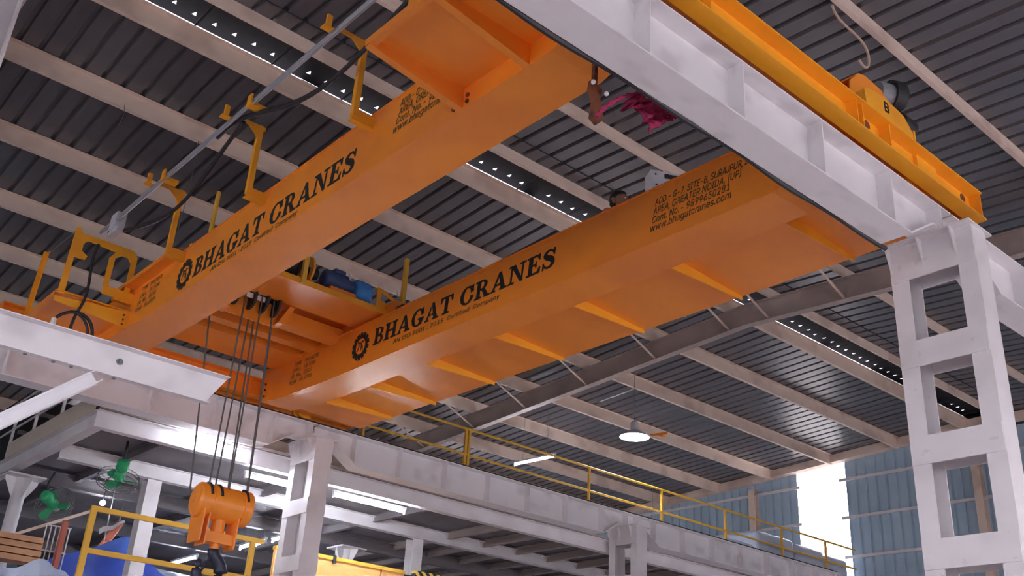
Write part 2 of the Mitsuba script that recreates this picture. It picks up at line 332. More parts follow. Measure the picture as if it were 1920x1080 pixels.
def L_R():
    up_ = ring(.38, .725, .32, .275, .17, .075).intersection(bx(.3, 0, 1, 1))
    return U(L_stem(.1, .2, .1)+[up_, bx(.2, .93, .38, 1), bx(.2, .45, .4, .52), sg.Polygon([(.36, .5), (.56, .5), (.84, .04), (.62, .04)]), bx(.58, 0, .94, SF)]), .92
def L_N(): return U([bx(.12, 0, .2, 1), bx(0, 0, .34, SF), bx(0, 1-SF, .28, 1), sg.Polygon([(.1, 1), (.34, 1), (.84, 0), (.7, 0)]), bx(.74, 0, .82, 1), bx(.6, 1-SF, .96, 1)]), .96
def L_E(): return U(L_stem(.1, .2, .1)+[bx(.2, .92, .7, 1), bx(.2, 0, .74, .08), bx(.2, .47, .5, .54), sg.Polygon([(.7, 1), (.7, .7), (.65, .7), (.55, .93)]), sg.Polygon([(.74, 0), (.74, .32), (.69, .32), (.58, .07)]), sg.Polygon([(.52, .66), (.52, .36), (.48, .36), (.44, .5), (.48, .66)])]), .78
def L_S():
    c = spline([(.56, .8), (.42, .925), (.2, .9), (.12, .74), (.24, .6), (.46, .46), (.56, .3), (.48, .1), (.26, .06), (.1, .2)], 40)
    w = np.interp(np.linspace(0, 1, 40), [0, .15, .3, .5, .7, .85, 1], [.04, .04, .09, .13, .09, .04, .04])
    return U([sg.Point(*p).buffer(r, 8) for p, r in zip(c, w)]+[sg.LineString([c[i], c[i+1]]).buffer(min(w[i], w[i+1])) for i in range(39)]+[bx(.58, .66, .64, 1.0), bx(.02, 0, .08, .34)]), .7
GL = {'B': L_B, 'H': L_H, 'A': L_A, 'G': L_G, 'T': L_T, 'C': L_C, 'R': L_R, 'N': L_N, 'E': L_E, 'S': L_S}
def serif(text, width, gap=.085, space=.42):
    x, out = 0, []
    for ch in text:
        if ch == ' ': x += space; continue
        g, w = GL[ch](); out.append((sa.translate(g, x, 0))); x += w+gap
    return out, x-gap
def on_face(poly, X, Y, Z, sx, sy, shear=.0, d=.002, grow=0.0):
    """Flat lettering on a face that looks towards -x, reading towards -y."""
    p = sa.affine_transform(poly, [sx, sy*shear, 0, sy, 0, 0]).buffer(grow).simplify(.0008)
    return sweep(p, (X-.0005, Y, Z), -EY, EZ, (-d, 0, 0))
def big_text(X, Yl, Yr, Zb, h, parent):
    gl, w = serif('BHAGAT CRANES', 1.0); s = (Yl-Yr)/w
    for g in gl: obj('letter', on_face(g, X, Yl, Zb, s, h, .10, grow=.0035), 'black_letter', parent)
def small_text(text, X, Yl, Yr, Zb, h, parent, bold=False, name='lettering'):
    m = meshkit.text_mesh(text, 1.0, .002, bold); b = m.bounds; s = (Yl-Yr)/(b[1][0]-b[0][0])
    v = np.asarray(m.vertices); x = (v[:, 0]-b[0][0])*s+v[:, 1]*h*.22; y = v[:, 1]*h; z = v[:, 2]
    vv = np.stack([X-.0005-z, Yl-x, Zb+y], 1)
    labels[obj(name, trimesh.Trimesh(vv, m.faces, process=False), 'black_letter', parent)] = {'kind': 'stuff'}
def gear(X, Y, Z, R, parent):
    teeth = [sa.rotate(sg.Polygon([(-.035, .15), (.035, .15), (.028, .2), (-.028, .2)]), a, origin=(0, 0)) for a in np.arange(0, 360, 360/14)]
    g = U([sg.Point(0, 0).buffer(.162, 32)]+teeth).difference(sg.Point(0, 0).buffer(.112, 32))
    pic = U([sg.LineString([(-.06, -.055), (-.035, .02), (-.065, .065)]).buffer(.009), sg.LineString([(-.065, .065), (.0, .045)]).buffer(.009), sg.LineString([(.015, -.06), (.03, .07)]).buffer(.009), sg.LineString([(.03, .07), (.07, .055)]).buffer(.008), sg.LineString([(-.035, .02), (.025, .02)]).buffer(.007), sg.LineString([(.06, -.06), (.045, .0)]).buffer(.009)])
    k = R/.2
    obj('gear_emblem', [on_face(q, X, Y, Z, k, k) for q in (g, pic)], 'black_letter', parent, label='black gear wheel emblem')

def girder(Xa, Xb, label):
    g = C+'__bridge_girder'; key = numbered(g); t = .012
    prof = [(3.86, 4.80), (4.35, GB), (11.6, GB), (12.9, 4.695), (13.5, 4.77), (13.5, GT), (3.86, GT)]
    outer = sg.Polygon(prof)
    m = [yz(outer, Xa, Xa+t), yz(outer, Xb-t, Xb)]
    low = sg.LineString(prof[:5]).buffer(.008, cap_style=2, join_style=2); m.append(yz(sa.translate(low, 0, .002), Xa-.004, Xb+.004))
    m.append(box(Xa+t, Xb-t, 3.86, 3.872, 4.8, GT)); m.append(box(Xa+t, Xb-t, 13.488, 13.5, 4.77, GT))
    mesh = cat_(m); scene[key] = mikit.ply(trimesh.Trimesh(mesh.vertices+[0, 0, EYE], mesh.faces, process=False), 'orange_paint'); labels[key] = {'label': label}
    obj('flange_plate', box(Xa-.012, Xb+.012, 3.84, 13.52, GT, GT+.014), 'orange_paint', key)
    obj('weld_seam', [box(Xa-.003, Xa, y, y+.008, GB+.01, GT-.01) for y in (5.42, 9.3)], 'orange_paint', key)
    return key
g1 = girder(X1a, X1b, 'orange box girder on the near left side of the bridge')
g2 = girder(X2a, X2b, 'orange box girder carrying the walkway')
big_text(X2a, 10.55, 7.12, 4.885, .225, g2); gear(X2a, 10.85, 4.955, .2, g2)
small_text('AN ISO 9001 : 2015  Certified  Company', X2a, 10.08, 8.02, 4.782, .054, g2)
for s, yl, yr, z in (('ADD.- G-7, SITE-B, SURAJPUR, IND.', 5.71, 4.50, 5.06), ('AREA, GREATER NOIDA, (UP)', 5.735, 4.69, 4.965), ('Cont. No.- 9899650281', 5.755, 4.82, 4.872), ('www.bhagatcranes.com', 5.78, 4.81, 4.787)):
    small_text(s, X2a, yl, yr, z, .072, g2)
for s, yl, yr, z in (('TYPE   TPO.HOTE', 12.60, 11.95, 5.10), ('S.W.L.  25 TON', 12.64, 12.02, 5.01), ('SR. No.  0212', 12.67, 12.08, 4.92), ('YEAR   06.2018', 12.69, 12.06, 4.83)):
    small_text(s, X2a, yl, yr, z, .058, g2)
big_text(X1a, 10.2, 6.93, 4.78, .225, g1); gear(X1a, 10.45, 4.90, .19, g1)
small_text('AN ISO 9001 : 2015  Certified  Company', X1a, 9.72, 7.9, 4.695, .05, g1)
for s, yl, yr, z in (('ADD.- G-7, SITE-B, SURAJPUR, IND.', 6.28, 5.05, 5.135), ('AREA, GREATER NOIDA, (UP)', 6.29, 5.2, 5.05), ('Cont. No.- 9899650281', 6.32, 5.3, 4.965), ('www.bhagatcranes.com', 6.35, 5.35, 4.885)):
    small_text(s, X1a, yl, yr, z, .07, g1)
for s, yl, yr, z in (('TYPE   TPO.HOTE', 11.75, 11.15, 5.09), ('S.W.L.  25 TON', 11.78, 11.2, 5.0), ('SR. No.  0212', 11.81, 11.25, 4.91), ('YEAR   06.2018', 11.83, 11.24, 4.82)):
    small_text(s, X1a, yl, yr, z, .055, g1)

# end carriages
def end_carriage(yc, x0, x1, label, outer):
    key = numbered(C+'__end_carriage'); z0, z1 = 4.83, 5.13
    def chan(s):
        poly = U([sg.box(.09, z0, .102, z1), sg.box(.09, z0, .235, z0+.014), sg.box(.09, z1-.014, .225, z1)])
        return sweep(sa.scale(poly, s, 1, origin=(0, 0)), (x0, yc, 0), EY, EZ, (x1-x0, 0, 0))
    mesh = cat_([chan(-1), chan(1)]); scene[key] = mikit.ply(trimesh.Trimesh(mesh.vertices+[0, 0, EYE], mesh.faces, process=False), 'yellow_paint' if outer else 'orange_paint'); labels[key] = {'label': label}
    mt = 'yellow_paint' if outer else 'orange_paint'
    for x in (x0, x1): obj('end_plate', box(x-.006, x+.006, yc-.205, yc+.205, z0, z1), mt, key)
    for x in (x0+.85, x1-.85):
        obj('wheel', lathe([(.0, -.05), (.165, -.05), (.165, .03), (.19, .031), (.19, .05), (0, .05)], (x, yc, ZT+.06+.166), EY, 28), 'yellow_paint', key, smooth=35)
        [obj('bearing_housing', box(x-.17, x+.17, yc+s*.105-(.03 if s < 0 else 0), yc+s*.105+(.03 if s > 0 else 0), z0+.015, z1-.015), mt, key) for s in (-1, 1)]
    for x in np.linspace(x0+.2, x1-.2, 7)[1:-1]:
        for s in (-1, 1): obj('stiffener', box(x-.005, x+.005, *sorted((yc+s*.102, yc+s*.2)), z0+.014, z1-.014), mt, key) if (abs(x-6.6) < .5 or abs(x-4.2) < .4) else None
    return key
ecn = end_carriage(YN_, 2.45, 8.5, 'yellow channel end carriage on the near runway', True)
ecf = end_carriage(YF_, 2.75, 8.25, 'orange end carriage on the far runway', False)
for z in (5.02, 4.93, 4.83): obj('bolt', lathe([(0, 0), (.016, 0), (.016, .02), (0, .02)], (X2a-.001, 13.4, z), -EX, 8), 'black', g2)
for x in (6.5, 6.92): obj('stiffener', box(x-.006, x+.006, YN_-.2, YN_-.1, 4.845, 5.136), 'yellow_paint', ecn)

# long-travel drive on the near end carriage
yo = YN_
db = [(6.62, 5.15), (6.66, 5.53), (6.80, 5.68), (6.92, 5.72), (7.30, 5.70), (7.42, 5.15)]
obj('drive_bracket', [xz(db, yo-.03, yo-.018), xz(db, yo+.18, yo+.19), sweep([(6.80, 5.665), (6.92, 5.71), (7.30, 5.69), (7.30, 5.70), (6.92, 5.72), (6.80, 5.68)], (0, yo-.03, 0), EX, EZ, (0, .22, 0))], 'orange_paint', ecn)
tp = [(6.58, 5.15), (6.56, 5.30), (6.64, 5.345), (6.92, 5.38), (7.2, 5.345), (7.33, 5.23), (7.33, 5.15)]
tk = obj('gearbox', cat_([xz(tp, yo-.2, yo-.1)]), 'yellow_paint', ecn, label='yellow gearbox plate marked with the letter B')
mB = meshkit.text_mesh('B', .1, .002, True); vB = np.asarray(mB.vertices)
obj('drive_lettering', trimesh.Trimesh(np.stack([6.86+vB[:, 0], yo-.2005-vB[:, 2], 5.235+vB[:, 1]], 1), mB.faces, process=False), 'black_letter', ecn)
obj('drive_motor', lathe([(0, 0), (.12, 0), (.12, .16), (.1, .17), (.1, .2)], (7.25, yo+.06, 5.74), unit((.8, -.35, .05)), 24), 'motor_grey', ecn, smooth=35)
obj('fan_cowl', lathe([(.12, 0), (.15, 0), (.15, .1), (.13, .13), (0, .13)], (7.37, yo+.0, 5.75), unit((.8, -.35, .05)), 24), 'black', ecn, smooth=35)
obj('brake_cover', lathe([(0, 0), (.09, 0), (.09, .2), (0, .2)], (7.45, yo-.02, 5.50), EX, 20), 'black', ecn, smooth=35)
obj('limit_lever', [box(7.43, 7.46, yo-.16, yo-.14, 5.15, 5.33), box(7.46, 7.5, yo-.16, yo-.13, 5.15, 5.22)], 'yellow_paint', ecn)
obj('buffer_stop', lathe([(0, 0), (.05, 0), (.05, .16), (0, .16)], (7.52, yo-.1, 5.2), EX, 14), 'black', ecn, smooth=35)

for x in (6.72, 8.36, 3.1): obj('drain_hole', lathe([(0, 0), (.045, 0), (.045, .003), (0, .003)], (x, YN_-.1025, 5.06), -EY, 16), 'rust', ecn)
# walkway on the front girder
wz, wx = 4.772, 8.21
wk = obj('walkway', xz([(X2b, wz+.02), (wx, wz-.02), (wx, wz-.026), (X2b, wz+.014)], 4.0, 13.35), 'orange_paint', C)
for y in (4.60, 5.95, 7.35, 8.70, 10.05, 11.36, 12.44):
    obj('gusset_bracket', sweep([(X2b, wz+.014), (wx, wz-.026), (wx, wz-.072), (X2b, GB-.008)], (0, y-.004, 0), EX, EZ, (0, .008, 0)), 'yellow_paint', wk)
obj('toe_board', box(wx-.006, wx, 4.0, 13.35, wz, wz+.1), 'orange_paint', wk)

# drive platform on the near girder, right end
pf = obj('drive_platform', box(2.97, X1a, 3.95, 5.42, 4.846, 4.852), 'orange_paint', C, label='orange drive platform beside the near runway')
def cantilever(y, name, par, mt, zt=4.846, d0=.07, d1=.19, xo=2.97):
    web = [(xo, zt), (X1a, zt), (X1a, zt-d1), (xo, zt-d0)]
    obj(name, [sweep(web, (0, y-.005, 0), EX, EZ, (0, .01, 0)), sweep([(xo, zt-d0), (X1a, zt-d1), (X1a, zt-d1+.008), (xo, zt-d0+.008)], (0, y, 0), EX, EZ, (0, .06, 0))], mt, par)
for y in (5.36, 4.58, 4.0): cantilever(y, 'bracket', pf, 'orange_paint')
obj('edge_angle', angle((2.965, 3.95, 4.79), (2.965, 5.42, 4.79), .06, .006), 'orange_paint', pf)
for y in (5.47, 5.30):
    for z in (4.76, 4.70): obj('bolt', lathe([(0, 0), (.018, 0), (.018, .015), (0, .015)], (X1a, y, z), -EX, 8), 'rust', pf)
# platform at the far end
pl = obj('end_platform', box(2.94, X1a, 12.0, 13.3, 4.852, 4.86), 'orange_paint', C, label='orange platform at the far end of the near girder')
obj('end_channel', [box(2.94, X1a, 11.985, 11.995, 4.66+.0, 4.88)] if 0 else [sweep([(2.95, 4.80), (X1a, 4.88), (X1a, 4.66), (3.42, 4.70), (2.95, 4.735)], (0, 11.985, 0), EX, EZ, (0, .01, 0)), box(2.95, X1a, 11.96, 12.03, 4.872, 4.88)], 'yellow_paint', pl)
obj('side_angle', angle((2.935, 12.0, 4.80), (2.935, 13.3, 4.80), .06), 'orange_paint', pl)
obj('far_channel', box(2.94, X1a, 13.3, 13.31, 4.70, 4.88), 'orange_paint', pl)
for z in (4.70, 4.76, 4.82): obj('bolt', lathe([(0, 0), (.012, 0), (.012, .012), (0, .012)], (3.79, 11.985, z), -EY, 8), 'rust', pl)
obj('edge_walkway', [box(3.715, X1a, 10.75, 12.35, 5.195, 5.201), box(3.709, 3.715, 10.75, 12.35, 5.18, 5.235)], 'orange_paint', pl)
# stanchions that carry the festoon pipe
def stanchion(y, full=True):
    k = numbered(C+'__stanchion'); xo = 3.66
    arm = [box(xo-.03, X1a, y-.004, y+.004, 5.10, 5.22), box(xo-.03, X1a, y-.004, y+.06, 5.10, 5.108)]
    mesh = cat_(arm); scene[k] = mikit.ply(trimesh.Trimesh(mesh.vertices+[0, 0, EYE], mesh.faces, process=False), 'yellow_paint')
    obj('post', angle((xo-.03, y-.02, 5.14), (xo-.03, y-.02, 5.96), .055, .007, EX), 'yellow_paint', k)
    obj('top_arm', [box(3.38, xo+.04, y-.03, y-.022, 5.90, 5.945), box(3.38, xo+.04, y-.03, y+.03, 5.94, 5.946)], 'yellow_paint', k)
    obj('gusset', sweep([(xo-.02, 5.9), (xo-.16, 5.9), (xo-.02, 5.78)], (0, y-.03, 0), EX, EZ, (0, .008, 0)), 'yellow_paint', k)
    obj('clamp', [box(3.22, 3.27, y-.06, y-.03, 5.86, 5.99), box(3.20, 3.30, y-.06, y+.02, 5.86, 5.87)], 'yellow_paint', k)
for y in (6.69, 8.64, 10.55): stanchion(y)
k = numbered(C+'__stanchion'); m = box(2.99, 3.06, 4.86, 4.93, 4.85, 5.98); scene[k] = mikit.ply(trimesh.Trimesh(m.vertices+[0, 0, EYE], m.faces, process=False), 'yellow_paint')
# the frame at the far end: post, arm with cut-outs, second post
fr = sg.Polygon([(2.97, 4.86), (3.05, 4.86), (3.05, 5.36), (3.18, 5.36), (3.20, 5.42), (3.12, 5.47), (3.12, 5.56), (3.16, 5.62), (3.52, 5.60), (3.46, 5.5), (3.46, 5.12), (3.53, 5.12), (3.53, 5.52), (3.60, 5.58), (3.68, 5.58), (3.73, 5.52), (3.73, 5.10), (3.80, 5.10), (3.80, 5.62), (3.74, 5.70), (3.06, 5.70), (3.06, 5.76), (2.99, 5.76)])
obj('end_frame', [sweep(fr, (0, 12.0, 0), EX, EZ, (0, .012, 0)), box(3.62, 3.86, 11.98, 12.06, 4.98, 5.10), box(3.46, 3.86, 11.97, 11.98, 5.0, 5.12)], 'yellow_paint', C)
obj('handrail_post', angle((3.02, 13.28, 4.86), (3.05, 13.28, 5.86), .06, .007), 'yellow_paint', C)
obj('handrail_wire', tube([(3.05, 13.28, 5.84), (3.0, 12.02, 5.7)], .008, 6), 'wire_grey', C)
# festoon pipe and cable loops
obj('festoon_pipe', cyl((3.35, 3.2, 5.90), (3.33, 12.15, 5.86), .027, 12), 'steel_pipe', C, smooth=True)
obj('festoon_pipe', cyl((3.31, 3.2, 5.83), (3.31, 11.9, 5.80), .012, 8), 'steel_pipe', C, smooth=True)
fc = spline([(3.40, 3.2, 5.84), (3.42, 4.6, 5.83), (3.46, 5.7, 5.72), (3.50, 6.6, 5.58), (3.47, 7.6, 5.62), (3.38, 8.35, 5.80), (3.36, 9.0, 5.84)], 40)
obj('festoon_cable', [tube(fc+np.array([.012*j, 0, .02*j]), .021, 7) for j in range(3)], 'cable_black', C, smooth=True)
fc = spline([(3.40, 8.5, 5.80), (3.46, 9.3, 5.64), (3.50, 10.2, 5.50), (3.46, 11.0, 5.58), (3.40, 11.7, 5.74), (3.36, 11.95, 5.8)], 30)
obj('festoon_cable', [tube(fc+np.array([.012*j, 0, .02*j]), .02, 7) for j in range(2)], 'cable_black', C, smooth=True)
for y in (8.17, 10.2): obj('pipe_clip', [box(3.28, 3.46, y-.05, y+.05, 5.80, 5.84), box(3.28, 3.30, y-.04, y+.04, 5.82, 5.93)], 'yellow_paint', C)
obj('cable_trolley', [box(3.29, 3.41, 11.55, 11.75, 5.72, 5.93), box(3.31, 3.39, 11.5, 11.8, 5.66, 5.72)], 'panel_grey', C)
obj('cable_loop', [tube(spline([(3.28, 11.95, 5.6), (3.28, 11.95, 5.1), (3.27, 11.93, 4.8), (3.22, 11.93, 4.6), (3.2, 11.95, 4.35), (3.18, 12.1, 4.2)], 20), .018, 7),
    tube(spline([(3.02, 11.93, 4.52), (3.1, 11.93, 4.6), (3.22, 11.93, 4.65), (3.36, 11.93, 4.62), (3.45, 11.93, 4.5), (3.46, 11.98, 4.3)], 20), .02, 7),
    tube(spline([(3.2, 11.91, 4.64), (3.3, 11.91, 4.60), (3.38, 11.91, 4.5), (3.40, 11.95, 4.25)], 20), .016, 7)], 'cable_black', C, smooth=True)
obj('cable_gland', [cyl((3.0, 11.94, 4.40), (3.0, 11.94, 4.5), .03, 8)], 'white_plain', C)
# small handrail and red marked switch box on the girder, near the trolley
obj('handrail_post', [tube([(4.02, 10.35, 5.26), (4.02, 10.35, 6.02)], .028, 8)], 'rail_yellow', C)
obj('top_bracket', [box(4.0, 4.3, 10.3, 10.34, 5.34, 5.39), box(3.9, 4.05, 10.55, 10.6, 5.26, 5.36), box(4.05, 4.4, 10.2, 10.24, 5.26, 5.30)], 'yellow_paint', C)
obj('switch_box', box(3.86, 3.98, 10.95, 11.02, 5.27, 5.43), 'red_sign', C)
mS = meshkit.text_mesh('A', .05, .002, True); vS = np.asarray(mS.vertices)
obj('switch_mark', trimesh.Trimesh(np.stack([3.90+vS[:, 0], 10.949-vS[:, 2], 5.33+vS[:, 1]], 1), mS.faces, process=False), 'white_plain', C)

# ================================================================== TROLLEY, ROPES, HOOK
R = thing('crane_trolley', 'orange hoist trolley with blue motor running between the two girders', 'trolley')
zb = 5.34
obj('deck_plate', box(4.3, 6.66, 10.5, 11.2, zb, zb+.01), 'orange_paint', R)
obj('front_lip', box(4.3, 6.66, 10.49, 10.5, zb-.004, zb+.075), 'yellow_paint', R)
obj('cross_beam', [box(4.3, 6.66, 11.45, 11.66, zb-.16, zb-.15), box(4.3, 6.66, 11.45, 11.46, zb-.16, zb+.03), box(4.3, 6.66, 11.65, 11.66, zb-.16, zb+.03)], 'orange_paint', R)
obj('cross_beam', [box(4.3, 6.66, 12.02, 12.2, zb-.13, zb-.12), box(4.3, 6.66, 12.02, 12.03, zb-.13, zb+.03)], 'orange_paint', R)
obj('cross_beam', [box(4.3, 6.66, 12.42, 13.28, zb-.10, zb-.09), box(4.3, 6.66, 12.42, 12.43, zb-.14, zb+.03)], 'orange_paint', R)
obj('side_frame', [box(4.12, 4.30, 10.3, 13.1, 5.30, 5.5)], 'orange_paint', R); obj('side_frame', [box(6.64, 6.82, 10.3, 13.1, 5.30, 5.5)], 'orange_paint', R)
for x in (4.2, 6.74):
    for y in (10.75, 12.6): obj('wheel', lathe([(0, -.04), (.1, -.04), (.1, .04), (0, .04)], (x, y, 5.365), EX, 20), 'motor_grey', R, smooth=35)
obj('buffer', lathe([(0, 0), (.07, 0), (.075, .1), (.05, .16), (0, .17)], (6.72, 10.3, 5.36), -EY, 18), 'black', R, smooth=35)
obj('drum', lathe([(0, 0), (.23, 0), (.23, .05), (.2, .06), (.2, 1.7), (.23, 1.71), (.23, 1.76), (0, 1.76)], (4.55, 11.9, 5.62), EX, 28), 'motor_grey', R, smooth=35)
obj('sheave_guard', [sweep([(4.55, zb), (4.62, zb), (4.8, zb-.3), (4.74, zb-.3)], (0, 11.22, 0), EX, EZ, (0, .2, 0)), sweep([(5.62, zb), (5.70, zb), (5.55, zb-.28), (5.48, zb-.28)], (0, 11.22, 0), EX, EZ, (0, .2, 0)), box(4.78, 5.52, 11.36, 11.38, zb-.3, zb)], 'orange_paint', R)
for x in (4.86, 5.08, 5.25, 5.42): obj('sheave', lathe([(0, 0), (.16, 0), (.16, .03), (0, .03)], (x, 11.3, 5.3), EX, 18), 'black', R, smooth=35)
for a, b in ((5.62, 6.64), (4.3, 4.56)): obj('upper_deck', box(a, b, 11.2, 12.45, zb+.12, zb+.13), 'orange_paint', R)
obj('name_plate', box(4.85, 5.25, 11.21, 11.22, zb-.08, zb-.01), 'white_plain', R)
obj('handrail_post', [box(5.33, 5.39, 10.45, 10.5, zb, 6.3)], 'rail_yellow', R); obj('handrail_post', [box(6.83, 6.89, 10.45, 10.5, 5.35, 6.25)], 'rail_yellow', R)
obj('motor_bracket', [sweep(sg.Polygon([(6.5, 5.35), (6.9, 5.35), (6.9, 5.62), (6.84, 5.62), (6.56, 5.72), (6.5, 5.72)]).difference(sg.Polygon([(6.56, 5.55), (6.84, 5.5), (6.84, 5.57), (6.57, 5.66)])), (0, 10.55, 0), EX, EZ, (0, .012, 0))], 'yellow_paint', R)
obj('hoist_motor', lathe([(0, 0), (.12, 0), (.16, .02), (.16, .3), (.13, .34), (.13, .38), (0, .38)], (5.0, 10.72, 5.66), EX, 22), 'black', R, smooth=35)
obj('brake_guard', lathe([(.12, 0), (.2, 0), (.2, .03), (.12, .03)], (5.5, 10.72, 5.64), EX, 22), 'yellow_paint', R, smooth=35)
obj('coupling', lathe([(0, 0), (.07, 0), (.07, .16), (0, .16)], (5.5, 10.72, 5.64), EX, 16), 'black', R, smooth=35)
obj('travel_motor', [lathe([(0, 0), (.09, 0), (.115, .02), (.115, .34), (.08, .36), (.08, .45), (0, .45)], (5.72, 10.66, 5.62), EX, 22)], 'motor_dark_blue', R, smooth=35)
obj('motor_terminal_box', box(5.86, 6.02, 10.6, 10.72, 5.72, 5.78), 'motor_dark_blue', R)
obj('gearbox', [lathe([(0, 0), (.14, 0), (.17, .03), (.17, .2), (.13, .24), (0, .24)], (6.18, 10.66, 5.58), EX, 22), box(6.22, 6.42, 10.56, 10.76, 5.40, 5.6)], 'motor_blue', R, smooth=30)
obj('breather', cyl((6.12, 10.66, 5.72), (6.12, 10.66, 5.80), .02, 8), 'white_plain', R)
obj('motor_base', [box(5.8, 6.2, 10.56, 10.8, 5.35, 5.5)], 'orange_paint', R)
rt = [4.61, 4.97, 5.16, 5.19, 5.23, 5.37, 5.48]; rbm = [4.83, 4.96, 5.12, 5.21, 5.30, 5.45, 5.55]
for i, (a, b) in enumerate(zip(rt, rbm)):
    dy = (.12, -.1, .1, -.12, .12, -.1, .1)[i]
    solo('hoist_rope', tube([(a, 11.3+dy, 5.32), (b, 11.3+dy*.9, 2.72)], .0105, 7), 'steel_rope', f'{("leftmost", "second from left", "third from left", "middle", "third from right", "second from right", "rightmost")[i]} of the seven steel wire rope falls above the hook block', 'wire rope', 'wire rope falls of the hoist')
H = thing('hook_block', 'orange hook block with slotted sheave cover and black hook hanging on wire ropes', 'hook block')
hx, hy, hz_ = 5.20, 11.3, 2.64; rr = .205
ax = unit((1, -.05, -.03))
o = np.array([hx, hy, hz_])-ax*.33
cov = lathe([(0, .0), (.17, 0.0), (.198, .02), (.205, .03), (.205, .15), (.198, .155), (.198, .165), (.205, .17), (.205, .53), (.198, .535), (.198, .545), (.215, .55), (.215, .64), (.2, .66), (0, .66)], o, ax, 40)
obj('sheave_cover', cov, 'machine_orange' if 0 else 'orange_paint', H, smooth=35)
obj('end_cap', lathe([(0, -.012), (.05, -.012), (.055, -.004), (.165, -.004), (.165, .004), (0, .004)], o-ax*.002, ax, 24), 'orange_paint', H, smooth=35)
for a, x0 in ((0, .10), (1, .225), (2, .55)):
    pts = [o+ax*(x0+.01)+np.array([0, -math.cos(th)*(.2062 if a < 2 else .2155), math.sin(th)*(.2062 if a < 2 else .2155)]) for th in np.linspace(.25, 1.5, 14)]
    obj('rope_slot', tube(pts, .017, 6), 'black', H)
for s in (.14, .50):
    obj('cheek_plate', sweep(sg.Polygon([(-.13, -.15), (.13, -.15), (.11, -.49), (-.11, -.49)]).buffer(.015), o+ax*s, EY, EZ, ax*.02), 'orange_paint', H)
obj('side_plate', sweep(sg.Polygon([(-.16, -.12), (.16, -.12), (.14, -.47), (-.14, -.47)]).buffer(.015), o+ax*.06, EY, EZ, ax*.02), 'orange_paint', H)
obj('crosshead', [sweep([(-.09, -.46), (.09, -.46), (.09, -.34), (-.09, -.34)], o+ax*.16, EY, EZ, ax*.34)], 'orange_paint', H)
c0 = o+ax*.33
obj('hook_nut', lathe([(0, -.34), (.07, -.34), (.08, -.32), (.08, -.14), (0, -.14)], c0, EZ, 20), 'orange_paint', H, smooth=35)
obj('hook_shank', lathe([(0, -.54), (.05, -.54), (.055, -.52), (.055, -.46), (0, -.46)], c0, EZ, 16), 'orange_paint', H, smooth=35)
hk = spline([(0, -.52), (.01, -.58), (.07, -.64), (.13, -.75), (.11, -.88), (0, -.95), (-.12, -.89), (-.16, -.76), (-.14, -.66)], 26)
hr = np.interp(np.linspace(0, 1, 26), [0, .2, .45, .7, .9, 1], [.06, .072, .088, .072, .05, .025])
obj('hook', tube([c0+ax*p[0]+EZ*p[1] for p in hk], hr, 12), 'hook_steel', H, smooth=True)
obj('safety_latch', tube([c0-ax*.015+EZ*-.60+EY*-.02, c0-ax*.07+EZ*-.69+EY*-.02, c0-ax*.11+EZ*-.78+EY*-.02], .015, 6), 'hook_steel', H)
obj('latch_spring', cyl(c0-ax*.10+EZ*-.80, c0+ax*.05+EZ*-.80, .02, 8), 'rail_yellow', H)

# ================================================================== BRACKET COLUMN AND BEAM (left, in front)
yk = 7.5
bc = thing('bracket_column', 'white steel column at the upper left corner of the view', 'column')
obj('section', [box(.99, 1.006, yk-.13, yk+.13, -1.6, 6.6), box(.70, .716, yk-.13, yk+.13, -1.6, 6.6), box(.71, 1.0, yk-.005, yk+.005, -1.6, 6.6)], 'white_paint', bc)
obj('section', [box(.95, .966, yk-.13, yk+.13, 6.6, roof(yk)-.3), box(.70, .716, yk-.13, yk+.13, 6.6, roof(yk)-.3), box(.71, .96, yk-.005, yk+.005, 6.6, roof(yk)-.3)], 'white_paint', bc)
bb = thing('bracket_beam', 'short white channel beam with free end and diagonal brace, in front of the far runway', 'bracket beam')
t_ = .008
obj('channel', [xz([(1.006, 2.5), (3.14, 2.5), (3.30, 2.75), (1.006, 2.75)], yk-.01, yk), box(1.006, 3.29, yk-.09, yk, 2.742, 2.75), sweep([(1.006, 2.5), (3.17, 2.5), (3.17, 2.508), (1.006, 2.508)], (0, yk-.07, 0), EX, EZ, (0, .07, 0))] , 'runway_white', bb)
obj('bolt', lathe([(0, 0), (.025, 0), (.025, .012), (.012, .012), (.012, .03), (0, .03)], (2.42, yk-.01, 2.64), -EY, 12), 'wire_grey', bb)
for x in (1.75, 1.95, 2.08, 2.4): obj('bolt', lathe([(0, 0), (.014, 0), (.014, .01), (0, .01)], (x, yk-.03, 2.5), -EZ, 8), 'wire_grey', bb)
obj('brace', [bar((2.25, yk-.06, 2.45), (1.0, yk-.06, 1.35), .008, .11), bar((2.30, yk-.085, 2.44), (1.05, yk-.085, 1.34), .06, .008), bar((2.25, yk-.06, 2.51), (1.0, yk-.06, 1.41), .05, .008)], 'white_plain', bb)

